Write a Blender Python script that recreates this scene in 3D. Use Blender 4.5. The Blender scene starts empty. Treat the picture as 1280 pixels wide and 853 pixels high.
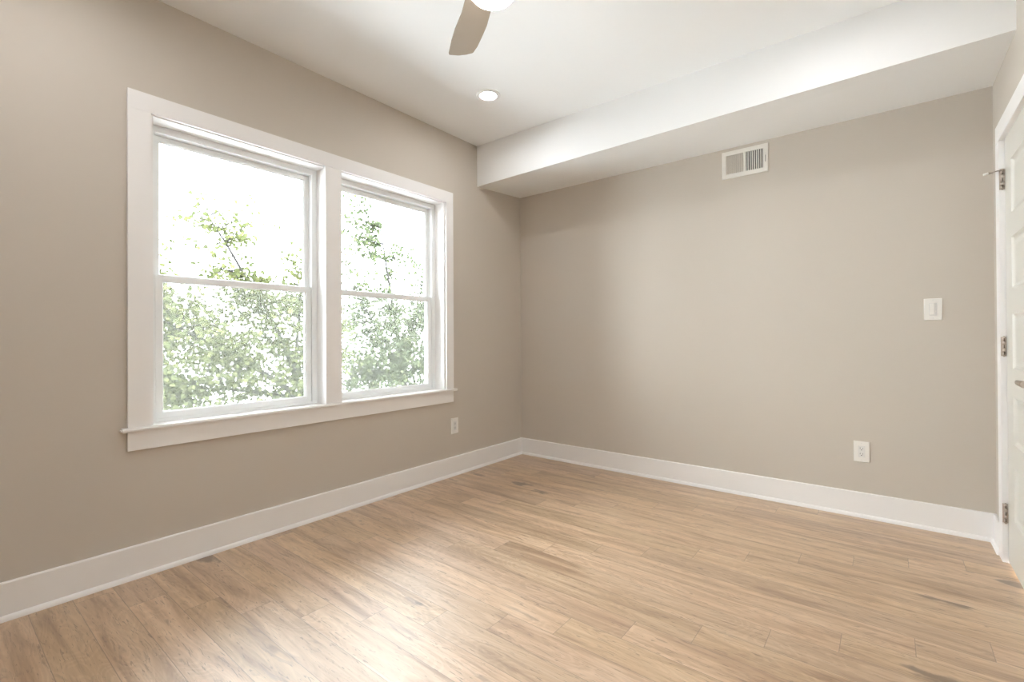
import bpy, bmesh, math, random
import numpy as np
from mathutils import Vector, Matrix

# ------------------------------------------------------------------ camera
SC = bpy.context.scene
COL = SC.collection
IMG_W = 1280.0
F_PX, YAW, PITCH, ROLL, SHIFT_Y_PX = 592.525, 0.670994, 0.0050497, -0.0049369, -8.063
cam_data = bpy.data.cameras.new('camera')
cam_data.sensor_fit = 'HORIZONTAL'
cam_data.sensor_width = 36.0
cam_data.lens = 36.0 * F_PX / IMG_W
cam_data.shift_y = SHIFT_Y_PX / IMG_W
cam_data.clip_start = 0.02
cam = bpy.data.objects.new('camera', cam_data)
COL.objects.link(cam)
fw = Vector((-math.sin(YAW) * math.cos(PITCH), math.cos(YAW) * math.cos(PITCH), math.sin(PITCH)))
r0 = Vector((math.cos(YAW), math.sin(YAW), 0)); u0 = r0.cross(fw)
rt = math.cos(ROLL) * r0 + math.sin(ROLL) * u0
up = -math.sin(ROLL) * r0 + math.cos(ROLL) * u0
cam.matrix_world = Matrix(((rt.x, up.x, -fw.x, 2.6514), (rt.y, up.y, -fw.y, -3.4719), (rt.z, up.z, -fw.z, 1.07), (0, 0, 0, 1)))
SC.camera = cam

# ------------------------------------------------------------------ light and exposure
SKY_STRENGTH = 14.5
SUN_STRENGTH = 21.0
SKY_COLOR = (0.91, 0.96, 1.0, 1)
CAN_POWER = 150.0
REAR_CAN_POWER = 205.0          # emission of the recessed lamps' lenses
FAN_POWER = 34.0
SC.view_settings.view_transform = 'Standard'
SC.view_settings.look = 'None'
SC.view_settings.gamma = 1.0
SC.view_settings.use_curve_mapping = False
SC.view_settings.exposure = 0.30
SC.cycles.use_denoising = True
SC.cycles.max_bounces = 10
SC.cycles.diffuse_bounces = 7
SC.cycles.glossy_bounces = 4
SC.cycles.transparent_max_bounces = 16
world = bpy.data.worlds.new('overcast_sky'); SC.world = world
world.use_nodes = True
bg = world.node_tree.nodes['Background']
bg.inputs['Color'].default_value = SKY_COLOR
bg.inputs['Strength'].default_value = SKY_STRENGTH
sun_data = bpy.data.lights.new('sun', 'SUN'); sun_data.energy = SUN_STRENGTH; sun_data.angle = math.radians(4.0)
sun_data.color = (1.0, 0.98, 0.95)
sun = bpy.data.objects.new('sun', sun_data); COL.objects.link(sun)
sun.rotation_euler = Vector((0.42, -0.22, 0.88)).to_track_quat('Z', 'Y').to_euler()   # high, from behind the house

# ------------------------------------------------------------------ materials
def new_mat(name):
    m = bpy.data.materials.new(name); m.use_nodes = True
    nt = m.node_tree
    return m, nt, nt.nodes['Principled BSDF']

def srgb(r, g, b):
    f = lambda c: (c / 255.0 / 12.92) if c / 255.0 <= 0.04045 else ((c / 255.0 + 0.055) / 1.055) ** 2.4
    return (f(r), f(g), f(b), 1)

def paint(name, color, rough=0.5, spec=0.4, bump=0.0, scale=350.0):
    m, nt, b = new_mat(name)
    b.inputs['Base Color'].default_value = color
    b.inputs['Roughness'].default_value = rough
    b.inputs['Specular IOR Level'].default_value = spec
    tc = nt.nodes.new('ShaderNodeTexCoord')
    n = nt.nodes.new('ShaderNodeTexNoise'); n.inputs['Scale'].default_value = scale
    nt.links.new(tc.outputs['Object'], n.inputs['Vector'])
    if bump:
        bp = nt.nodes.new('ShaderNodeBump'); bp.inputs['Strength'].default_value = bump
        bp.inputs['Distance'].default_value = 0.0006
        nt.links.new(n.outputs['Fac'], bp.inputs['Height'])
        nt.links.new(bp.outputs['Normal'], b.inputs['Normal'])
    return m

M_WALL = paint('greige_wall_paint', (0.592, 0.542, 0.480, 1), 0.62, 0.25, 0.12)
M_CEIL = paint('flat_white_ceiling_paint', (0.86, 0.865, 0.865, 1), 0.8, 0.15, 0.08)
M_TRIM = paint('satin_white_trim_paint', (0.875, 0.862, 0.855, 1), 0.38, 0.4)
M_VINYL = paint('white_vinyl', (0.87, 0.885, 0.885, 1), 0.35, 0.45)
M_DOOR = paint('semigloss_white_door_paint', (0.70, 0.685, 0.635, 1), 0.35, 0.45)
M_PLATE = paint('white_device_plastic', (0.84, 0.82, 0.78, 1), 0.3, 0.5)
M_DEVICE = paint('white_device_insert', (0.76, 0.75, 0.73, 1), 0.3, 0.5)
M_DARK = paint('dark_slot', (0.03, 0.028, 0.025, 1), 0.7, 0.2)
M_GREYSLOT = paint('grey_slot', (0.12, 0.11, 0.10, 1), 0.7, 0.2)
M_VENT = paint('white_enamel_steel', (0.80, 0.77, 0.72, 1), 0.4, 0.4)
M_RUBBER = paint('white_rubber', (0.82, 0.80, 0.75, 1), 0.5, 0.3)
M_BLADE = paint('taupe_fan_blade', (0.29, 0.232, 0.175, 1), 0.45, 0.35)
M_MOTOR = paint('satin_nickel_housing', (0.50, 0.47, 0.43, 1), 0.35, 0.5)
M_GROUND = paint('pale_concrete', (0.57, 0.59, 0.61, 1), 0.9, 0.1)

def metal(name, color, rough):
    m, nt, b = new_mat(name)
    b.inputs['Base Color'].default_value = color
    b.inputs['Metallic'].default_value = 1.0
    b.inputs['Roughness'].default_value = rough
    return m
M_NICKEL = metal('brushed_nickel', (0.56, 0.50, 0.44, 1), 0.34)
M_SCREW = metal('dark_screw_head', (0.16, 0.13, 0.10, 1), 0.45)

def emitter(name, color, strength):
    m = bpy.data.materials.new(name); m.use_nodes = True
    nt = m.node_tree; nt.nodes.clear()
    o = nt.nodes.new('ShaderNodeOutputMaterial'); e = nt.nodes.new('ShaderNodeEmission')
    e.inputs['Color'].default_value = color; e.inputs['Strength'].default_value = strength
    nt.links.new(e.outputs[0], o.inputs['Surface'])
    return m
M_CAN = emitter('lit_recessed_lens', (0.975, 0.985, 1.0, 1), CAN_POWER)
M_CAN_REAR = emitter('rear_recessed_lens', (0.975, 0.985, 1.0, 1), REAR_CAN_POWER)
M_DOME = emitter('lit_frosted_dome', (0.975, 0.985, 1.0, 1), FAN_POWER)

def glass():
    m = bpy.data.materials.new('window_glass'); m.use_nodes = True
    nt = m.node_tree; nt.nodes.clear()
    o = nt.nodes.new('ShaderNodeOutputMaterial')
    t = nt.nodes.new('ShaderNodeBsdfTransparent'); t.inputs['Color'].default_value = (0.97, 0.985, 0.98, 1)
    g = nt.nodes.new('ShaderNodeBsdfGlossy'); g.inputs['Roughness'].default_value = 0.02
    fr = nt.nodes.new('ShaderNodeFresnel'); fr.inputs['IOR'].default_value = 1.25
    mx = nt.nodes.new('ShaderNodeMixShader')
    nt.links.new(fr.outputs[0], mx.inputs[0]); nt.links.new(t.outputs[0], mx.inputs[1]); nt.links.new(g.outputs[0], mx.inputs[2])
    nt.links.new(mx.outputs[0], o.inputs['Surface'])
    return m
M_GLASS = glass()

def screen_mat():
    m = bpy.data.materials.new('fine_insect_mesh'); m.use_nodes = True
    nt = m.node_tree; nt.nodes.clear()
    o = nt.nodes.new('ShaderNodeOutputMaterial')
    t = nt.nodes.new('ShaderNodeBsdfTransparent')
    d = nt.nodes.new('ShaderNodeBsdfTranslucent'); d.inputs['Color'].default_value = (0.115, 0.115, 0.10, 1)
    mx = nt.nodes.new('ShaderNodeMixShader'); mx.inputs[0].default_value = 0.13
    nt.links.new(t.outputs[0], mx.inputs[1]); nt.links.new(d.outputs[0], mx.inputs[2]); nt.links.new(mx.outputs[0], o.inputs['Surface'])
    return m
M_SCREEN = screen_mat()

def foliage_mat(name, c1, c2, c3):
    m, nt, b = new_mat(name)
    out = nt.nodes['Material Output']
    g = nt.nodes.new('ShaderNodeNewGeometry')
    r = nt.nodes.new('ShaderNodeValToRGB')
    r.color_ramp.elements[0].color = c1; r.color_ramp.elements[1].color = c3
    e = r.color_ramp.elements.new(0.5); e.color = c2
    nt.links.new(g.outputs['Random Per Island'], r.inputs['Fac'])
    nt.links.new(r.outputs['Color'], b.inputs['Base Color'])
    b.inputs['Roughness'].default_value = 0.5
    b.inputs['Specular IOR Level'].default_value = 0.04
    tr = nt.nodes.new('ShaderNodeBsdfTranslucent'); nt.links.new(r.outputs['Color'], tr.inputs['Color'])
    mx = nt.nodes.new('ShaderNodeMixShader'); mx.inputs[0].default_value = 0.45
    nt.links.new(b.outputs[0], mx.inputs[1]); nt.links.new(tr.outputs[0], mx.inputs[2])
    nt.links.new(mx.outputs[0], out.inputs['Surface'])
    return m
M_LEAF_A = foliage_mat('maple_leaves', (0.050, 0.060, 0.029, 1), (0.070, 0.080, 0.035, 1), (0.092, 0.098, 0.042, 1))
M_LEAF_B = foliage_mat('broad_leaves', (0.048, 0.060, 0.036, 1), (0.063, 0.077, 0.043, 1), (0.082, 0.091, 0.048, 1))
M_BARK = paint('grey_brown_bark', (0.036, 0.034, 0.033, 1), 0.9, 0.02, 0.5, 40)

def floor_mat():
    m, nt, b = new_mat('oak_laminate_planks')
    N, L = nt.nodes.new, nt.links.new
    def math_(op, a, c=None, d=None):
        n = N('ShaderNodeMath'); n.operation = op
        for i, v in enumerate((a, c, d)):
            if v is None: continue
            if isinstance(v, (int, float)): n.inputs[i].default_value = v
            else: L(v, n.inputs[i])
        return n.outputs[0]
    tc = N('ShaderNodeTexCoord'); sp = N('ShaderNodeSeparateXYZ'); L(tc.outputs['Object'], sp.inputs[0])
    X, Y = sp.outputs[0], sp.outputs[1]
    WID, LEN = 0.128, 1.22
    v = math_('DIVIDE', math_('ADD', Y, 2.558), WID)
    row = math_('FLOOR', v); fv = math_('FRACT', v)
    u = math_('DIVIDE', math_('SUBTRACT', math_('SUBTRACT', X, 0.885), math_('MULTIPLY', row, 0.2035)), LEN)
    colm = math_('FLOOR', u); fu = math_('FRACT', u)
    idv = N('ShaderNodeCombineXYZ'); L(row, idv.inputs[0]); L(colm, idv.inputs[1])
    wn = N('ShaderNodeTexWhiteNoise'); wn.noise_dimensions = '2D'; L(idv.outputs[0], wn.inputs['Vector'])
    rs = N('ShaderNodeSeparateColor'); L(wn.outputs['Color'], rs.inputs[0])
    R1, R2, R3 = rs.outputs[0], rs.outputs[1], rs.outputs[2]
    def grain(sx, sy, off, detail=4.0, dist=0.0, rough=0.55):
        c = N('ShaderNodeCombineXYZ')
        L(math_('ADD', math_('MULTIPLY', X, sx), math_('MULTIPLY', R1, 37.0 + off)), c.inputs[0])
        L(math_('ADD', math_('MULTIPLY', Y, sy), math_('MULTIPLY', R2, 19.0 + off)), c.inputs[1])
        L(math_('MULTIPLY', R3, 11.0 + off), c.inputs[2])
        n = N('ShaderNodeTexNoise'); n.inputs['Scale'].default_value = 1.0
        n.inputs['Detail'].default_value = detail; n.inputs['Distortion'].default_value = dist
        n.inputs['Roughness'].default_value = rough
        L(c.outputs[0], n.inputs['Vector'])
        return n.outputs['Fac']
    def ramp(fac, stops):
        r = N('ShaderNodeValToRGB'); L(fac, r.inputs[0])
        els = r.color_ramp.elements
        els[0].position, els[0].color = stops[0]; els[1].position, els[1].color = stops[-1]
        for p, c in stops[1:-1]:
            e = els.new(p); e.color = c
        return r.outputs['Color']
    def mix(fac, a, c, mode='MIX'):
        n = N('ShaderNodeMix'); n.data_type = 'RGBA'; n.blend_type = mode
        if isinstance(fac, (int, float)): n.inputs[0].default_value = fac
        else: L(fac, n.inputs[0])
        for s, val in ((6, a), (7, c)):
            if isinstance(val, tuple): n.inputs[s].default_value = val
            else: L(val, n.inputs[s])
        return n.outputs[2]
    g1 = grain(1.5, 14.0, 0.0, 5.0, 1.2)                  # broad colour bands
    g2 = grain(3.0, 75.0, 3.0, 5.0, 0.5, 0.65)            # fine fibres
    base = ramp(g1, [(0.30, FLOOR_COLS[0]), (0.42, FLOOR_COLS[1]), (0.53, FLOOR_COLS[2]), (0.68, FLOOR_COLS[3])])
    tone = math_('ADD', math_('MULTIPLY', R1, 0.20), 0.90)
    tcol = N('ShaderNodeCombineColor')
    L(tone, tcol.inputs[0]); L(math_('MULTIPLY', tone, 1.0), tcol.inputs[1]); L(math_('ADD', math_('MULTIPLY', tone, 0.95), math_('MULTIPLY', R2, 0.10)), tcol.inputs[2])
    base = mix(1.0, base, tcol.outputs[0], 'MULTIPLY')
    fib = ramp(g2, [(0.30, (0.68, 0.63, 0.58, 1)), (0.48, (0.98, 0.98, 0.98, 1)), (0.75, (1.08, 1.08, 1.08, 1))])
    base = mix(0.60, base, fib, 'MULTIPLY')
    # growth-ring cathedrals
    c = N('ShaderNodeCombineXYZ')
    L(math_('ADD', math_('MULTIPLY', X, 2.2), math_('MULTIPLY', R2, 23.0)), c.inputs[0])
    L(math_('ADD', math_('MULTIPLY', Y, 9.0), math_('MULTIPLY', R3, 31.0)), c.inputs[1])
    n3 = N('ShaderNodeTexNoise'); n3.inputs['Scale'].default_value = 1.0; n3.inputs['Detail'].default_value = 1.5; n3.inputs['Distortion'].default_value = 0.6
    L(c.outputs[0], n3.inputs['Vector'])
    rings = math_('SINE', math_('MULTIPLY', n3.outputs['Fac'], 95.0))
    ringc = ramp(rings, [(0.0, (0.90, 0.87, 0.84, 1)), (0.6, (1.0, 1.0, 1.0, 1)), (1.0, (1.03, 1.03, 1.03, 1))])
    base = mix(0.6, base, ringc, 'MULTIPLY')
    # dark streaks (mineral marks) and knots
    g4 = grain(4.6, 30.0, 7.0, 4.0, 1.4)
    streak = ramp(g4, [(0.60, (0, 0, 0, 1)), (0.72, (1, 1, 1, 1))])
    base = mix(math_('MULTIPLY', streak, 0.55), base, (0.22, 0.14, 0.09, 1))
    kc = N('ShaderNodeCombineXYZ')
    L(math_('ADD', math_('MULTIPLY', X, 4.2), math_('MULTIPLY', R3, 5.0)), kc.inputs[0])
    L(math_('ADD', math_('MULTIPLY', Y, 9.5), math_('MULTIPLY', R1, 3.0)), kc.inputs[1])
    kn = N('ShaderNodeTexNoise'); kn.inputs['Scale'].default_value = 2.6; kn.inputs['Detail'].default_value = 4
    L(kc.outputs[0], kn.inputs['Vector'])
    kd = mix(0.5, kc.outputs[0], kn.outputs['Color'])
    vo = N('ShaderNodeTexVoronoi'); vo.inputs['Scale'].default_value = 1.0; vo.inputs['Randomness'].default_value = 1.0
    L(kd, vo.inputs['Vector'])
    sc = N('ShaderNodeSeparateColor'); L(vo.outputs['Color'], sc.inputs[0])
    has = math_('GREATER_THAN', sc.outputs[0], 0.45)
    rad = math_('MULTIPLY', math_('ADD', math_('MULTIPLY', sc.outputs[1], 0.20), 0.07), 1.0)
    k = math_('SUBTRACT', 1.0, math_('DIVIDE', vo.outputs['Distance'], rad))
    k = math_('MULTIPLY', math_('MAXIMUM', k, 0.0), has)
    k = math_('MINIMUM', math_('MULTIPLY', k, 1.8), 0.78)
    base = mix(k, base, (0.13, 0.085, 0.055, 1))
    g5 = grain(9.0, 85.0, 13.0, 3.0, 2.2)
    crack = ramp(g5, [(0.615, (0, 0, 0, 1)), (0.66, (1, 1, 1, 1))])
    base = mix(math_('MULTIPLY', crack, 0.55), base, (0.13, 0.08, 0.05, 1))
    # seams
    ev = math_('MULTIPLY', math_('MINIMUM', fv, math_('SUBTRACT', 1.0, fv)), WID)
    eu = math_('MULTIPLY', math_('MINIMUM', fu, math_('SUBTRACT', 1.0, fu)), LEN)
    ed = math_('MINIMUM', ev, eu)
    seam = math_('LESS_THAN', ed, 0.0011)
    base = mix(math_('MULTIPLY', seam, 0.55), base, (0.12, 0.085, 0.06, 1))
    L(base, b.inputs['Base Color'])
    rr = math_('ADD', FLOOR_ROUGH, math_('MULTIPLY', g2, 0.10))
    L(rr, b.inputs['Roughness'])
    b.inputs['Specular IOR Level'].default_value = FLOOR_SPEC
    b.inputs['Coat Weight'].default_value = 1.0
    b.inputs['Coat IOR'].default_value = 1.6
    b.inputs['Coat Roughness'].default_value = 0.47
    h = math_('ADD', math_('MULTIPLY', g2, 0.35), math_('MULTIPLY', math_('MINIMUM', math_('DIVIDE', ed, 0.002), 1.0), 1.0))
    bp = N('ShaderNodeBump'); bp.inputs['Strength'].default_value = 0.35; bp.inputs['Distance'].default_value = 0.0007
    L(h, bp.inputs['Height']); L(bp.outputs['Normal'], b.inputs['Normal'])
    return m
FLOOR_COLS = [(0.36, 0.225, 0.130, 1), (0.48, 0.325, 0.200, 1), (0.575, 0.405, 0.262, 1), (0.64, 0.475, 0.325, 1)]
FLOOR_ROUGH = 0.40
FLOOR_SPEC = 0.62
M_FLOOR = floor_mat()

# ------------------------------------------------------------------ helpers
def props(o, label=None, cat=None, group=None, kind=None):
    if label: o['label'] = label
    if cat: o['category'] = cat
    if group: o['group'] = group
    if kind: o['kind'] = kind
    return o

def box(bm, x0, x1, y0, y1, z0, z1, bevel=0.0, segs=2):
    vs = [bm.verts.new((x, y, z)) for x in (x0, x1) for y in (y0, y1) for z in (z0, z1)]
    fs = [bm.faces.new([vs[i] for i in q]) for q in ((0, 1, 3, 2), (4, 6, 7, 5), (0, 4, 5, 1), (2, 3, 7, 6), (0, 2, 6, 4), (1, 5, 7, 3))]
    if bevel:
        es = list({e for f in fs for e in f.edges})
        bmesh.ops.bevel(bm, geom=es, offset=bevel, segments=segs, affect='EDGES', clamp_overlap=True)

def cyl(bm, p0, p1, r, n=24, r2=None, cap=True):
    p0, p1 = Vector(p0), Vector(p1); d = (p1 - p0).normalized()
    a = d.orthogonal().normalized(); b = d.cross(a)
    r2 = r if r2 is None else r2
    A = [bm.verts.new(p0 + (a * math.cos(2 * math.pi * i / n) + b * math.sin(2 * math.pi * i / n)) * r) for i in range(n)]
    B = [bm.verts.new(p1 + (a * math.cos(2 * math.pi * i / n) + b * math.sin(2 * math.pi * i / n)) * r2) for i in range(n)]
    for i in range(n):
        j = (i + 1) % n
        bm.faces.new((A[i], A[j], B[j], B[i])).smooth = True
    if cap:
        bm.faces.new(A[::-1]); bm.faces.new(B)

def lathe(bm, prof, centre=(0, 0, 0), n=48):
    cx, cy, cz = centre
    rings = []
    for r, z in prof:
        if r < 1e-6: rings.append([bm.verts.new((cx, cy, cz + z))])
        else: rings.append([bm.verts.new((cx + r * math.cos(2 * math.pi * i / n), cy + r * math.sin(2 * math.pi * i / n), cz + z)) for i in range(n)])
    for a, b in zip(rings, rings[1:]):
        for i in range(n):
            j = (i + 1) % n
            if len(a) == 1 and len(b) == 1: continue
            if len(a) == 1: f = bm.faces.new((a[0], b[i], b[j]))
            elif len(b) == 1: f = bm.faces.new((a[i], b[0], a[j]))
            else: f = bm.faces.new((a[i], b[i], b[j], a[j]))
            f.smooth = True

def sweep_profile(bm, prof, p0, p1, right, upv):
    """extrude a closed 2-D profile (along right, up) from p0 to p1"""
    p0, p1, right, upv = Vector(p0), Vector(p1), Vector(right), Vector(upv)
    A = [bm.verts.new(p0 + right * a + upv * b) for a, b in prof]
    B = [bm.verts.new(p1 + right * a + upv * b) for a, b in prof]
    n = len(prof)
    for i in range(n):
        bm.faces.new((A[i], A[(i + 1) % n], B[(i + 1) % n], B[i]))
    bm.faces.new(A[::-1]); bm.faces.new(B)

def obj(name, bm, mat, parent=None, recalc=True):
    if recalc: bmesh.ops.recalc_face_normals(bm, faces=bm.faces[:])
    me = bpy.data.meshes.new(name); bm.to_mesh(me); bm.free()
    me.materials.append(mat)
    o = bpy.data.objects.new(name, me); COL.objects.link(o)
    if parent: attach(o, parent)
    return o

def attach(o, parent):
    o.parent = parent
    o.matrix_parent_inverse = PINV.get(parent.name, Matrix.Identity(4))
PINV = {}

def empty(name, loc):
    o = bpy.data.objects.new(name, None); COL.objects.link(o)
    o.location = loc; o.empty_display_size = 0.1
    PINV[o.name] = Matrix.Translation(-Vector(loc))       # parts are drawn in world coordinates
    return o

def boxes(name, mat, parent, lst, bevel=0.0, segs=2):
    bm = bmesh.new()
    for b in lst: box(bm, *b, bevel=bevel, segs=segs)
    return obj(name, bm, mat, parent)

# ------------------------------------------------------------------ room shell
W, H, YF = 3.0832, 2.6457, -4.45
ZF = 0.0
# window openings (in wall x=0)
OPEN = [(-2.790, -1.935), (-1.846, -0.963)]
OZ0, OZ1 = 0.656, 2.097
WT = 0.17
props(boxes('floor', M_FLOOR, None, [(-WT, W + 0.12, YF - 0.12, 0.12, -0.15, 0.0)]), kind='structure')
ceiling = props(boxes('ceiling', M_CEIL, None, [(-WT, W + 0.12, YF - 0.12, 0.12, H, H + 0.15)]), kind='structure')
# dropped bulkhead along the back wall
bm = bmesh.new()
D = 0.5856
e = 0.004
cs = [(-e, -D, 2.3125), (-e, e, 2.3499), (W + e, e, 2.3583), (W + e, -D, 2.3568)]
lo = [bm.verts.new(c) for c in cs]; hi = [bm.verts.new((c[0], c[1], H + 0.002)) for c in cs]
bm.faces.new(lo[::-1]); bm.faces.new(hi)
for i in range(4): bm.faces.new((lo[i], lo[(i + 1) % 4], hi[(i + 1) % 4], hi[i]))
obj('bulkhead', bm, M_CEIL, ceiling)

y1, y2 = OPEN[0]; y3, y4 = OPEN[1]
JT = 0.019    # jamb liner thickness; the rough hole is bigger by this
props(boxes('wall_left', M_WALL, None, [
    (-WT, 0, YF - 0.12, y1 - JT, 0, H), (-WT, 0, y2 + JT, y3 - JT, OZ0 - JT, OZ1 + JT), (-WT, 0, y4 + JT, 0.12, 0, H),
    (-WT, 0, y1 - JT, y4 + JT, 0, OZ0 - JT), (-WT, 0, y1 - JT, y4 + JT, OZ1 + JT, H)]), kind='structure')
props(boxes('wall_back', M_WALL, None, [(0, W, 0, 0.12, 0, H)]), kind='structure')
# right wall with the door hole
DY1, DY0 = -0.295, -1.062      # hinge side, latch side of the leaf
DT = 1.990
props(boxes('wall_right', M_WALL, None, [
    (W, W + 0.12, DY1 + 0.022, 0.12, 0, H), (W, W + 0.12, YF - 0.12, DY0 - 0.022, 0, H), (W, W + 0.12, DY0 - 0.022, DY1 + 0.022, DT + 0.022, H)]), kind='structure')
props(boxes('wall_front', M_WALL, None, [(0, W, YF - 0.12, YF, 0, H)]), kind='structure')

# ------------------------------------------------------------------ baseboards
HB = 0.1446
base_prof = [(0, 0), (0.014, 0), (0.014, HB - 0.004), (0.0115, HB), (0, HB)]
shoe_prof = [(0.014, 0)] + [(0.014 + 0.013 * math.cos(a), 0.020 * math.sin(a)) if i else (0.027, 0) for i, a in enumerate([0, .35, .7, 1.05, 1.35, math.pi / 2])]
def baseboard(name, p0, p1, right, shoe_trim=(0, 0)):
    bm = bmesh.new(); sweep_profile(bm, base_prof, p0, p1, right, (0, 0, 1))
    o = props(obj(name, bm, M_TRIM), kind='structure')
    d = (Vector(p1) - Vector(p0)).normalized()
    bm = bmesh.new(); sweep_profile(bm, shoe_prof, Vector(p0) + d * shoe_trim[0], Vector(p1) - d * shoe_trim[1], right, (0, 0, 1))
    s = obj('shoe_moulding', bm, M_TRIM); s.parent = o
    return o
baseboard('baseboard_left', (0, YF, 0), (0, 0, 0), (1, 0, 0))
baseboard('baseboard_back', (0, 0, 0), (W, 0, 0), (0, -1, 0))
CAS_O, CAS_I = -0.208, -0.290
baseboard('baseboard_right', (W, 0, 0), (W, CAS_O, 0), (-1, 0, 0))
baseboard('baseboard_right', (W, DY0 - 0.087, 0), (W, YF, 0), (-1, 0, 0))
baseboard('baseboard_front', (0, YF, 0), (W, YF, 0), (0, 1, 0))

# ------------------------------------------------------------------ window casing
trim = props(empty('trim_1', (0, -1.88, OZ0)), kind='structure')
CT = 0.019
ya, yb = -2.8865, -0.8800
zt, zi = 2.1865, 2.102
boxes('head_casing', M_TRIM, trim, [(0, CT, ya, yb, zi, zt)], 0.0012)
boxes('side_casing', M_TRIM, trim, [(0, CT, ya, -2.8015, 0.674, zi)], 0.0012)
boxes('side_casing', M_TRIM, trim, [(0, CT, -0.9535, yb, 0.674, zi)], 0.0012)
boxes('mullion_casing', M_TRIM, trim, [(0, CT - 0.001, -1.943, -1.838, 0.674, zi)], 0.0012)
boxes('window_stool', M_TRIM, trim, [(0, 0.036, -2.913, -0.8505, 0.656, 0.674)], 0.0055, 3)
boxes('apron', M_TRIM, trim, [(0, CT - 0.003, ya, yb, 0.5705, 0.656)], 0.0012)

# ------------------------------------------------------------------ double-hung windows
def frame_ring(bm, x0, x1, ya, yb, za, zb, wy, wb, wt, bevel=0.0015):
    """rectangular ring: stiles wy wide, bottom rail wb, top rail wt"""
    box(bm, x0, x1, ya, ya + wy, za, zb, bevel); box(bm, x0, x1, yb - wy, yb, za, zb, bevel)
    box(bm, x0, x1, ya + wy, yb - wy, za, za + wb, bevel); box(bm, x0, x1, ya + wy, yb - wy, zb - wt, zb, bevel)

def glazing_bead(bm, xf, xb, ya, yb, za, zb, w):
    """sloped stop that runs round the glass, from face xf back to xb"""
    o = [(xf, ya, za), (xf, yb, za), (xf, yb, zb), (xf, ya, zb)]
    i = [(xb, ya + w, za + w), (xb, yb - w, za + w), (xb, yb - w, zb - w), (xb, ya + w, zb - w)]
    O = [bm.verts.new(p) for p in o]; I = [bm.verts.new(p) for p in i]
    Bk = [bm.verts.new((xb, p[1], p[2])) for p in o]
    for k in range(4):
        j = (k + 1) % 4
        bm.faces.new((O[k], O[j], I[j], I[k])); bm.faces.new((Bk[k], I[k], I[j], Bk[j])); bm.faces.new((O[k], Bk[k], Bk[j], O[j]))

def window(name, ya, yb):
    t = props(empty(name, (-0.08, (ya + yb) / 2, 0.67)), kind='structure')
    z0, z1 = 0.668, OZ1
    # painted jamb liner
    boxes('jamb_liner', M_TRIM, t, [(-WT, -0.001, ya - JT, ya, OZ0 - JT, z1 + JT), (-WT, -0.001, yb, yb + JT, OZ0 - JT, z1 + JT),
                                    (-WT, -0.001, ya, yb, z1, z1 + JT), (-WT, 0.0, ya, yb, OZ0 - JT, z0)])
    FX = -0.098; fw_ = 0.033
    bm = bmesh.new(); frame_ring(bm, -0.165, FX, ya, yb, z0, z1, fw_, 0.016, fw_)
    # parting stops between the sash tracks
    box(bm, -0.137, -0.131, ya + fw_, ya + fw_ + 0.006, z0 + 0.016, z1 - fw_); box(bm, -0.137, -0.131, yb - fw_ - 0.006, yb - fw_, z0 + 0.016, z1 - fw_)
    obj('window_frame', bm, M_VINYL, t)
    a, b = ya + fw_, yb - fw_
    # lower sash, in the inner track
    lz0, lz1 = z0 + 0.016, 1.377
    st = 0.030
    bm = bmesh.new(); frame_ring(bm, -0.130, -0.104, a + 0.002, b - 0.002, lz0, lz1, st, 0.029, 0.028)
    glazing_bead(bm, -0.105, -0.117, a + 0.002 + st - 0.001, b - 0.002 - st + 0.001, lz0 + 0.028, lz1 - 0.027, 0.007)
    lo = obj('lower_sash', bm, M_VINYL, t)
    g = boxes('glass_pane', M_GLASS, None, [(-0.1195, -0.1175, a + st, b - st, lz0 + 0.027, lz1 - 0.026)]); g.parent = lo
    # upper sash, in the outer track
    uz0, uz1 = 1.352, z1 - fw_ - 0.001
    bm = bmesh.new(); frame_ring(bm, -0.163, -0.138, a + 0.001, b - 0.001, uz0, uz1, 0.026, 0.030, 0.028)
    glazing_bead(bm, -0.139, -0.150, a + 0.026, b - 0.026, uz0 + 0.029, uz1 - 0.027, 0.006)
    us = obj('upper_sash', bm, M_VINYL, t)
    g = boxes('glass_pane', M_GLASS, None, [(-0.1525, -0.1505, a + 0.025, b - 0.025, uz0 + 0.029, uz1 - 0.027)]); g.parent = us
    bm = bmesh.new(); frame_ring(bm, -0.176, -0.168, a - 0.004, b + 0.004, z0 + 0.004, 1.372, 0.014, 0.014, 0.012, 0.001)
    scr = obj('insect_screen', bm, M_VINYL, t)
    g = boxes('screen_mesh', M_SCREEN, None, [(-0.1722, -0.1718, a + 0.008, b - 0.008, z0 + 0.016, 1.362)]); g.parent = scr
    lo.matrix_parent_inverse = PINV[t.name]; us.matrix_parent_inverse = PINV[t.name]
    return t
window('window_1', *OPEN[0])
window('window_2', *OPEN[1])

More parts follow.
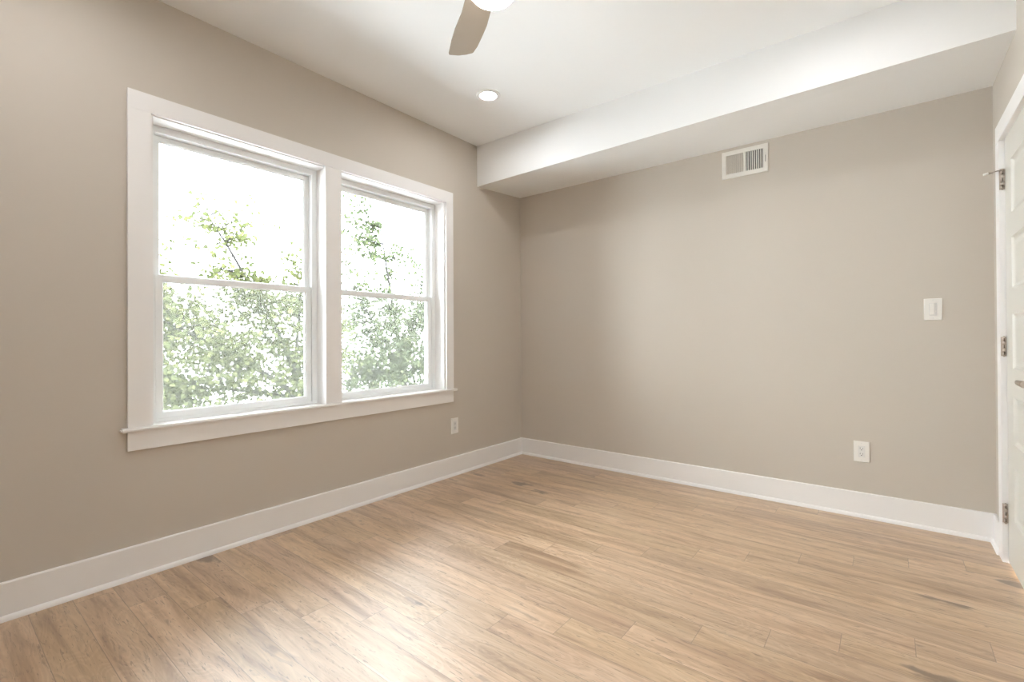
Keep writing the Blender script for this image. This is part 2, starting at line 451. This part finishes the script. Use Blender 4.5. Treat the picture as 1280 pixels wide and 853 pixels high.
# ------------------------------------------------------------------ door, its frame and casing
dtrim = props(empty('trim_2', (W, CAS_I, 0)), kind='structure')
boxes('side_casing', M_TRIM, dtrim, [(W - CT, W, CAS_I, CAS_O, 0, DT - 0.005)], 0.0015)
boxes('side_casing', M_TRIM, dtrim, [(W - CT, W, DY0 - 0.087, DY0 - 0.005, 0, DT - 0.005)], 0.0015)
boxes('head_casing', M_TRIM, dtrim, [(W - CT, W, DY0 - 0.087, CAS_O, DT - 0.005, DT + 0.079)], 0.0015)
door = props(empty('door_1', (W, DY1, 0)), kind='structure')
boxes('door_jamb', M_TRIM, door, [(W, W + 0.12, DY1 + 0.003, DY1 + 0.022, 0, DT + 0.022), (W, W + 0.12, DY0 - 0.022, DY0 - 0.003, 0, DT + 0.022),
                                  (W, W + 0.12, DY0 - 0.003, DY1 + 0.003, DT + 0.003, DT + 0.022),
                                  (W + 0.045, W + 0.058, DY1 - 0.010, DY1 + 0.003, 0, DT + 0.003), (W + 0.045, W + 0.058, DY0 - 0.003, DY0 + 0.010, 0, DT + 0.003)])
# leaf: five moulded panels
bm = bmesh.new()
x_f = W + 0.002
PY0, PY1 = DY0 + 0.125, DY1 - 0.135
PZ = [(0.226, 0.478), (0.574, 0.797), (0.911, 1.167), (1.274, 1.513), (1.610, 1.861)]
ys = [DY0, PY0, PY1, DY1]
zs = [0.010] + [z for p in PZ for z in p] + [DT - 0.002]
for i in range(3):
    for k in range(len(zs) - 1):
        a0, a1, b0, b1 = ys[i], ys[i + 1], zs[k], zs[k + 1]
        is_panel = (i == 1 and k % 2 == 1)
        if not is_panel:
            bm.faces.new([bm.verts.new(p) for p in ((x_f, a0, b0), (x_f, a1, b0), (x_f, a1, b1), (x_f, a0, b1))])
        else:
            steps = [(0, 0), (0.006, -0.0015), (0.012, 0.005), (0.020, 0.009), (0.026, 0.009), (0.050, 0.004), (0.054, 0.004)]
            prev = None
            for off, dep in steps:
                ring = [bm.verts.new((x_f + dep, y, z)) for y, z in ((a0 + off, b0 + off), (a1 - off, b0 + off), (a1 - off, b1 - off), (a0 + off, b1 - off))]
                if prev:
                    for q in range(4): bm.faces.new((prev[q], prev[(q + 1) % 4], ring[(q + 1) % 4], ring[q]))
                prev = ring
            bm.faces.new(prev)
xb = W + 0.037
B = [bm.verts.new((xb, y, z)) for y, z in ((DY0, zs[0]), (DY1, zs[0]), (DY1, zs[-1]), (DY0, zs[-1]))]
F = [bm.verts.new((x_f, y, z)) for y, z in ((DY0, zs[0]), (DY1, zs[0]), (DY1, zs[-1]), (DY0, zs[-1]))]
bm.faces.new(B)
for q in range(4): bm.faces.new((F[q], F[(q + 1) % 4], B[(q + 1) % 4], B[q]))
bmesh.ops.remove_doubles(bm, verts=bm.verts[:], dist=0.0004)
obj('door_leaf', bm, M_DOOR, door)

def hinge(zc, zt_=None, hh=0.0445):
    bm = bmesh.new()
    yb_ = DY1 + 0.001
    # leaf plate against the jamb edge, seen beside the casing
    box(bm, W - 0.0175, W + 0.0015, CAS_I - 0.0032, CAS_I - 0.0005, zc - hh, zc + hh, 0.0006, 1)
    # knuckles
    n = 5
    for i in range(n):
        a = zc - hh + i * 2 * hh / n + 0.0006; b = zc - hh + (i + 1) * 2 * hh / n - 0.0006
        cyl(bm, (W - 0.0075, CAS_I - 0.0085, a), (W - 0.0075, CAS_I - 0.0085, b), 0.0058, 16)
    cyl(bm, (W - 0.0075, CAS_I - 0.0085, zc + hh), (W - 0.0075, CAS_I - 0.0085, zc + hh + 0.005), 0.0045, 12, 0.0025)
    cyl(bm, (W - 0.0075, CAS_I - 0.0085, zc - hh - 0.004), (W - 0.0075, CAS_I - 0.0085, zc - hh), 0.0025, 12, 0.0045)
    h = obj('hinge', bm, M_NICKEL, door)
    bm = bmesh.new()
    for dz in (-0.031, 0.0, 0.031):
        cyl(bm, (W - 0.0075, CAS_I - 0.0130, zc + dz - 0.0075), (W - 0.0075, CAS_I - 0.0130, zc + dz + 0.0075), 0.0022, 10)
    s = obj('screw_row', bm, M_SCREW); s.parent = h; s.matrix_parent_inverse = Matrix.Identity(4)
    return h
h_top = hinge(1.797); hinge(0.994 + 0.02); hinge(0.232)
# hinge-pin stop on the top hinge: rod, threaded sleeve and rubber tip
zc = 1.797 + 0.0445
bm = bmesh.new()
hx, hy = W - 0.0075, CAS_I - 0.0085
cyl(bm, (hx, hy, zc - 0.0005), (hx, hy, zc + 0.006), 0.0078, 20)
cyl(bm, (hx - 0.003, hy, zc + 0.003), (hx - 0.034, hy, zc - 0.003), 0.0022, 12)
cyl(bm, (hx - 0.030, hy, zc - 0.0023), (hx - 0.046, hy, zc - 0.0055), 0.0047, 16)
o = obj('hinge_pin_stop', bm, M_NICKEL); o.parent = h_top
bm = bmesh.new(); cyl(bm, (hx - 0.046, hy, zc - 0.0055), (hx - 0.064, hy, zc - 0.0085), 0.0062, 18, 0.0052)
o = obj('rubber_bumper', bm, M_RUBBER); o.parent = h_top; o['label'] = 'white rubber tip of the stop'
# lever handle
LY, LZ = DY0 + 0.065, 0.890
bm = bmesh.new()
cyl(bm, (x_f, LY, LZ), (x_f - 0.008, LY, LZ), 0.032, 36)
cyl(bm, (x_f - 0.008, LY, LZ), (x_f - 0.012, LY, LZ), 0.032, 36, 0.026)
cyl(bm, (x_f - 0.010, LY, LZ), (x_f - 0.050, LY, LZ), 0.0105, 24)
# tapering lever that points to the hinges
secs = [(-0.012, 0.0125, 0.008), (0.010, 0.0125, 0.0085), (0.045, 0.0115, 0.0075), (0.085, 0.0105, 0.0065), (0.112, 0.0085, 0.0055), (0.124, 0.004, 0.0035), (0.138, 0.002, 0.0025)]
prev = None
for dy, hz, hxx in secs:
    ring = [bm.verts.new((x_f - 0.056 + hxx * math.cos(a), LY + dy, LZ - 0.001 * (dy / .1) + hz * math.sin(a))) for a in [2 * math.pi * i / 16 for i in range(16)]]
    if prev:
        for i in range(16): bm.faces.new((prev[i], prev[(i + 1) % 16], ring[(i + 1) % 16], ring[i])).smooth = True
    else: bm.faces.new(ring)
    prev = ring
bm.faces.new(prev)
obj('lever_handle', bm, M_NICKEL, door)

# ------------------------------------------------------------------ wall plates
def plate_xf(origin, right):
    """local frame: (a along right, b up, c out of the wall)"""
    rv = Vector(right); out = rv.cross(Vector((0, 0, 1)))
    return Matrix(((rv.x, 0, out.x, origin[0]), (rv.y, 0, out.y, origin[1]), (rv.z, 1, out.z, origin[2]), (0, 0, 0, 1)))

def lobj(name, bm, mat, parent):
    o = obj(name, bm, mat); o.parent = parent; return o

def thing_at(name, mat4):
    o = bpy.data.objects.new(name, None); COL.objects.link(o); o.matrix_world = mat4; o.empty_display_size = 0.05
    return o

def cover(bm, w, h, t, iw, ih):
    """wall plate with rounded rim and an opening for the device"""
    def ring(hw, hh, c): return [bm.verts.new(p) for p in ((-hw, -hh, c), (hw, -hh, c), (hw, hh, c), (-hw, hh, c))]
    rs = [ring(w / 2, h / 2, 0.0002), ring(w / 2, h / 2, t * 0.45), ring(w / 2 - 0.0022, h / 2 - 0.0022, t), ring(iw / 2, ih / 2, t), ring(iw / 2, ih / 2, 0.0002)]
    for a, b in zip(rs, rs[1:]):
        for q in range(4): bm.faces.new((a[q], a[(q + 1) % 4], b[(q + 1) % 4], b[q]))

def outlet(m4, label):
    t = thing_at('wall_outlet', m4); props(t, label, 'outlet', 'duplex outlets low on the walls')
    bm = bmesh.new(); cover(bm, 0.076, 0.121, 0.0058, 0.0335, 0.0670); lobj('cover_plate', bm, M_PLATE, t)
    bm = bmesh.new(); box(bm, -0.0163, 0.0163, -0.0330, 0.0330, 0.0004, 0.0064, 0.0010)
    r = lobj('receptacle', bm, M_DEVICE, t)
    bm = bmesh.new()
    for s in (-1, 1):
        c = 0.0160 * s
        box(bm, -0.0075, -0.0055, c + 0.000, c + 0.0085, 0.0060, 0.0068); box(bm, 0.0055, 0.0073, c + 0.000, c + 0.0075, 0.0060, 0.0068)
        cyl(bm, (0, c - 0.0055, 0.0060), (0, c - 0.0055, 0.0068), 0.0027, 14)
    s_ = lobj('contact_slots', bm, M_GREYSLOT, r); s_['label'] = 'dark contact slots'
    for s in (-1, 1):
        bm = bmesh.new(); cyl(bm, (0, 0.0483 * s, 0.0056), (0, 0.0483 * s, 0.0066), 0.0030, 16)
        lobj('screw', bm, M_DEVICE, t)
    return t
outlet(plate_xf((0.0002, -0.858, 0.381), (0, 1, 0)), 'white outlet under the right end of the window, on the window wall')
outlet(plate_xf((2.523, -0.0002, 0.384), (1, 0, 0)), 'white duplex outlet low on the back wall, below the light switch')

t = thing_at('light_switch', plate_xf((2.844, -0.0002, 1.210), (1, 0, 0)))
props(t, 'white rocker dimmer switch on the back wall next to the door', 'light switch')
bm = bmesh.new(); cover(bm, 0.076, 0.119, 0.0058, 0.0345, 0.0680); lobj('cover_plate', bm, M_PLATE, t)
bm = bmesh.new()
box(bm, -0.0168, 0.0168, -0.0335, 0.0335, 0.0004, 0.0052)
lobj('switch_body', bm, M_DEVICE, t)
bm = bmesh.new()
p = [(-0.0135, -0.0300, 0.0052), (0.0060, -0.0300, 0.0052), (0.0060, 0.0300, 0.0052), (-0.0135, 0.0300, 0.0052)]
q = [(-0.0125, -0.0290, 0.0092), (0.0050, -0.0290, 0.0092), (0.0050, 0.0290, 0.0066), (-0.0125, 0.0290, 0.0066)]
P = [bm.verts.new(v) for v in p]; Q = [bm.verts.new(v) for v in q]
for i in range(4): bm.faces.new((P[i], P[(i + 1) % 4], Q[(i + 1) % 4], Q[i]))
bm.faces.new(Q); bm.faces.new(P[::-1]); lobj('rocker', bm, M_PLATE, t)
bm = bmesh.new(); box(bm, 0.0090, 0.0140, -0.0290, 0.0290, 0.0050, 0.0060); sl = lobj('dimmer_track', bm, M_DEVICE, t)
bm = bmesh.new(); box(bm, 0.0088, 0.0142, -0.0165, -0.0085, 0.0060, 0.0088, 0.0006, 1); lobj('dimmer_slider', bm, M_PLATE, sl)
for s in (-1, 1):
    bm = bmesh.new(); cyl(bm, (0, 0.0483 * s, 0.0056), (0, 0.0483 * s, 0.0066), 0.0030, 16); lobj('screw', bm, M_DEVICE, t)

# ------------------------------------------------------------------ air register
vx, vz = 1.902, 2.2405
t = thing_at('air_vent', plate_xf((vx, -0.0002, vz), (1, 0, 0)))
props(t, 'white metal wall register with upright louvres just under the bulkhead', 'air vent')
VW, VH, IW, IH = 0.287, 0.187, 0.232, 0.128
bm = bmesh.new(); cover(bm, VW, VH, 0.008, IW, IH); box(bm, -0.0045, 0.0045, -IH / 2, IH / 2, 0.0006, 0.0078)
lobj('register_frame', bm, M_VENT, t)
bm = bmesh.new(); box(bm, -IW / 2 - 0.002, IW / 2 + 0.002, -IH / 2 - 0.002, IH / 2 + 0.002, 0.0002, 0.0010); b_ = lobj('duct_opening', bm, M_DARK, t); b_['label'] = 'dark duct opening'
def slat(cx, ang):
    bm = bmesh.new(); hw, ht = 0.0062, 0.00045
    ca, sa = math.cos(ang), math.sin(ang)
    vs = []
    for y in (-IH / 2, IH / 2):
        for a, b in ((-hw, -ht), (hw, -ht), (hw, ht), (-hw, ht)):
            vs.append(bm.verts.new((cx + a * ca - b * sa, y, 0.0056 + a * sa + b * ca)))
    for i in range(4): bm.faces.new((vs[i], vs[(i + 1) % 4], vs[4 + (i + 1) % 4], vs[4 + i]))
    bm.faces.new(vs[0:4][::-1]); bm.faces.new(vs[4:8])
    lobj('louver', bm, M_VENT, t)
N_S = 9
for i in range(N_S):
    slat(-IW / 2 + 0.006 + i * (IW / 2 - 0.012) / (N_S - 1) - 0.0, math.radians(-31))
for i in range(N_S):
    slat(0.010 + i * (IW / 2 - 0.014) / (N_S - 1), math.radians(42))
bm = bmesh.new(); box(bm, 0.1255, 0.1285, -0.028, 0.030, 0.0078, 0.0086); o = lobj('lever_slot', bm, M_GREYSLOT, t)
bm = bmesh.new(); box(bm, 0.1258, 0.1282, 0.016, 0.028, 0.0086, 0.0150, 0.0005, 1); lobj('damper_lever', bm, M_VENT, t)
for s in (-1, 1):
    bm = bmesh.new(); cyl(bm, (0.128 * s if s < 0 else 0.1365, 0.0, 0.0076), (0.128 * s if s < 0 else 0.1365, 0.0, 0.0090), 0.003, 14); lobj('screw', bm, M_VENT, t)

# ------------------------------------------------------------------ recessed lamps
def can(x, y, label, lens=None):
    t = empty('recessed_light', (x, y, H))
    props(t, label, 'ceiling light', 'recessed ceiling lights')
    bm = bmesh.new(); lathe(bm, [(0.050, 0.0012), (0.050, -0.003), (0.057, -0.0075), (0.074, -0.0055), (0.079, -0.0008), (0.079, 0.0012)], (x, y, H)); obj('trim_ring', bm, M_TRIM, t)
    bm = bmesh.new(); lathe(bm, [(0.050, -0.0026), (0.03, -0.0032), (0.0, -0.0036)], (x, y, H)); l = obj('frosted_lens', bm, lens or M_CAN, t)
    l['label'] = 'glowing frosted lens'
can(0.622, -1.152, 'lit round recessed ceiling light nearest the window corner')
can(2.46, -1.152, 'lit round recessed ceiling light nearest the door')
can(0.622, -3.25, 'lit round recessed ceiling light over the near end of the window wall', M_CAN_REAR)
can(2.46, -3.25, 'lit round recessed ceiling light above the viewer', M_CAN_REAR)

# ------------------------------------------------------------------ ceiling fan
FX, FY = 1.5480, -2.1850
fan = empty('ceiling_fan', (FX, FY, H))
props(fan, 'ceiling fan with taupe blades and a lit round frosted lamp', 'ceiling fan')
bm = bmesh.new(); lathe(bm, [(0.0, 0.0), (0.070, 0.0), (0.072, -0.012), (0.060, -0.045), (0.020, -0.052), (0.0, -0.052)], (FX, FY, H)); obj('canopy', bm, M_MOTOR, fan)
bm = bmesh.new(); cyl(bm, (FX, FY, H - 0.05), (FX, FY, 2.45), 0.0135, 20); obj('downrod', bm, M_MOTOR, fan)
bm = bmesh.new(); lathe(bm, [(0.0, 2.455), (0.030, 2.455), (0.066, 2.445), (0.084, 2.425), (0.088, 2.395), (0.088, 2.335), (0.086, 2.327), (0.0, 2.327)], (FX, FY, 0)); obj('motor_housing', bm, M_MOTOR, fan)
bm = bmesh.new(); lathe(bm, [(0.0855, 2.330), (0.0865, 2.318), (0.083, 2.304), (0.071, 2.290), (0.050, 2.280), (0.025, 2.2755), (0.0, 2.274)], (FX, FY, 0)); o = obj('lamp_dome', bm, M_DOME, fan); o['label'] = 'glowing frosted glass dome'
# blade outline (plan view, relative to the hub), first blade
Ledge = [(1.395, -2.160), (1.310, -2.100), (1.219, -2.047), (1.148, -1.999), (1.076, -1.946)]
tip = [(1.070, -1.936), (1.100, -1.905), (1.131, -1.888), (1.163, -1.878)]
Redge = [(1.172, -1.880), (1.216, -1.902), (1.287, -1.946), (1.344, -1.983), (1.414, -2.038), (1.470, -2.110)]
ZB = 2.376
outline = Ledge + tip + Redge + [(1.520, -2.150), (1.500, -2.210), (1.450, -2.190)]
for k in range(3):
    bm = bmesh.new(); ang = k * 2 * math.pi / 3; ca, sa = math.cos(ang), math.sin(ang)
    top, bot = [], []
    for (x, y) in outline:
        dx, dy = x - FX, y - FY
        X, Y = FX + dx * ca - dy * sa, FY + dx * sa + dy * ca
        bot.append(bm.verts.new((X, Y, ZB))); top.append(bm.verts.new((X, Y, ZB + 0.007)))
    n = len(outline)
    fb = bm.faces.new(bot); ft = bm.faces.new(top[::-1])
    for i in range(n): bm.faces.new((bot[i], bot[(i + 1) % n], top[(i + 1) % n], top[i]))
    es = [e_ for f in (fb, ft) for e_ in f.edges]
    bmesh.ops.bevel(bm, geom=es, offset=0.0018, segments=2, affect='EDGES', clamp_overlap=True)
    obj('blade', bm, M_BLADE, fan)

# ------------------------------------------------------------------ outdoors
GZ = -3.0
bm = bmesh.new()
box(bm, -70, -WT - 0.02, -60, 60, GZ - 0.1, GZ)
props(obj('ground', bm, M_GROUND), kind='structure')

def tube(bm, pts, radii, n=7):
    prev = None
    for i, (p, r) in enumerate(zip(pts, radii)):
        d = (pts[min(i + 1, len(pts) - 1)] - pts[max(i - 1, 0)]).normalized()
        a = d.cross(Vector((0.31, 0.17, 0.93))).normalized(); b = d.cross(a)
        ring = [bm.verts.new(p + (a * math.cos(2 * math.pi * k / n) + b * math.sin(2 * math.pi * k / n)) * r) for k in range(n)]
        if prev:
            for k in range(n): bm.faces.new((prev[k], prev[(k + 1) % n], ring[(k + 1) % n], ring[k])).smooth = True
        prev = ring

def bez(p0, p1, sag, n, rnd):
    p0, p1 = Vector(p0), Vector(p1)
    mid = (p0 + p1) / 2 + Vector(sag) + Vector((rnd.uniform(-.08, .08), rnd.uniform(-.08, .08), rnd.uniform(-.05, .05)))
    return [p0 * (1 - t) ** 2 + mid * 2 * t * (1 - t) + p1 * t * t for t in [i / n for i in range(n + 1)]]

def tree(name, label, base, fork, limbs, clumps, leafmat, leaf, seed, per=15):
    rnd = random.Random(seed)
    t = empty(name, base); props(t, label, 'tree', 'trees outside the windows')
    bm = bmesh.new()
    tr = bez(base, fork, (0.05, -0.05, 0), 8, rnd)
    tube(bm, tr, [0.13 - 0.07 * i / 8 for i in range(9)], 10)
    skel = [p for p in tr[5:]]
    for (st, en, rad) in limbs:
        s0 = Vector(fork) if st is None else Vector(st)
        L_ = bez(s0, en, (0, 0, 0.12), 9, rnd)
        tube(bm, L_, [rad * (1 - 0.8 * i / 9) for i in range(10)], 8); skel += L_[1:]
    verts, faces = [], []
    for (c, ext, count) in clumps:
        for _ in range(count):
            while True:
                v = Vector((rnd.uniform(-1, 1), rnd.uniform(-1, 1), rnd.uniform(-1, 1)))
                if v.length < 1: break
            e_ = Vector(c) + Vector((v.x * ext[0], v.y * ext[1], v.z * ext[2]))
            near = min(skel, key=lambda s: (s - e_).length + max(0, s.z - e_.z) * 0.6)
            if (near - e_).length < 1.6:
                tw = bez(near, e_, (0, 0, 0.05), 4, rnd)
                tube(bm, tw, [0.0075, 0.006, 0.005, 0.004, 0.002], 4)
            else:
                dirn = Vector((rnd.uniform(-.3, .3), rnd.uniform(-.3, .3), -0.45))
                tw = [e_ + dirn * (1 - i / 4) for i in range(5)]; tube(bm, tw, [0.006, 0.005, 0.004, 0.003, 0.002], 4)
            for _l in range(per):
                s = rnd.random() ** 0.7
                p = tw[0].lerp(tw[-1], 0.25 + 0.75 * s) if (tw[0] - tw[-1]).length < 0.6 else tw[-1] + (tw[0] - tw[-1]).normalized() * rnd.random() * 0.5
                p = p + Vector((rnd.gauss(0, .07), rnd.gauss(0, .07), rnd.gauss(0, .06)))
                sz = leaf * rnd.uniform(0.6, 1.25)
                d = Vector((rnd.gauss(0, 1), rnd.gauss(0, 1), rnd.gauss(-0.35, 0.7))).normalized()
                w = d.cross(Vector((rnd.gauss(0, 1), rnd.gauss(0, 1), rnd.gauss(0, 1)))).normalized(); nn = d.cross(w)
                k = len(verts)
                pts = [p, p + d * sz * .35 + w * sz * .42 + nn * sz * .10, p + d * sz * .72 + w * sz * .26 + nn * sz * .06, p + d * sz - nn * sz * .05,
                       p + d * sz * .72 - w * sz * .26 + nn * sz * .06, p + d * sz * .35 - w * sz * .42 + nn * sz * .10]
                verts += [tuple(q) for q in pts]
                faces += [(k, k + 1, k + 2, k + 3), (k, k + 3, k + 4, k + 5)]
    obj('trunk', bm, M_BARK, t)
    me = bpy.data.meshes.new('foliage'); me.from_pydata(verts, [], faces); me.materials.append(leafmat)
    o = bpy.data.objects.new('foliage', me); COL.objects.link(o); attach(o, t)
    return t

tree('tree', 'airy tree with yellow-green leaves outside the left window', (-4.5, 0.45, GZ), (-4.5, 0.30, 0.10),
     [(None, (-4.3, -0.6, 1.9), 0.05), (None, (-4.0, -1.7, 1.3), 0.045), ((-4.45, -0.25, 1.25), (-4.6, -1.1, 2.9), 0.028), (None, (-4.9, -1.3, 0.4), 0.04),
      (None, (-4.4, 0.9, 1.6), 0.04), ((-4.42, 0.1, 0.55), (-4.3, 0.2, 2.4), 0.028), (None, (-4.2, -0.9, -0.4), 0.035)],
     [((-4.3, -1.3, 0.9), (0.8, 0.85, 0.85), 230), ((-4.4, -0.2, 1.0), (0.9, 0.8, 0.95), 180), ((-4.6, -0.9, -0.1), (0.9, 1.3, 0.7), 190),
      ((-4.4, -0.85, 2.3), (0.7, 1.05, 0.55), 26), ((-4.5, -0.6, 2.85), (0.5, 0.75, 0.4), 12), ((-4.4, -1.75, 2.1), (0.4, 0.4, 0.3), 10), ((-4.4, 0.1, 2.15), (0.5, 0.4, 0.3), 9), ((-4.3, -1.9, 1.9), (0.5, 0.45, 0.3), 20), ((-4.6, 0.5, 0.8), (0.8, 0.7, 1.0), 130), ((-4.5, -0.7, 1.7), (0.7, 1.3, 0.35), 80)],
     M_LEAF_A, 0.066, 5, 17)
tree('tree', 'bushier tree with a forked trunk outside the right window', (-6.8, 4.1, GZ), (-6.80, 4.12, 0.09),
     [(None, (-6.70, 3.34, 3.65), 0.05), (None, (-6.50, 2.56, 2.00), 0.04), (None, (-6.90, 4.77, 2.38), 0.045), (None, (-6.30, 2.17, 0.35), 0.035), (None, (-6.70, 5.16, 0.73), 0.035)],
     [((-6.70, 3.21, 1.11), (0.8, 1.15, 1.3), 270), ((-6.90, 4.77, 0.98), (0.75, 1.15, 1.4), 270), ((-6.70, 3.73, -0.29), (0.8, 1.8, 0.9), 270),
      ((-6.65, 2.66, 3.20), (0.5, 0.7, 0.8), 44), ((-6.70, 3.99, 2.82), (0.6, 0.85, 0.6), 26), ((-6.80, 4.90, 3.39), (0.3, 0.3, 0.4), 5), ((-6.60, 2.56, 4.28), (0.2, 0.3, 0.3), 7)],
     M_LEAF_B, 0.085, 9, 16)
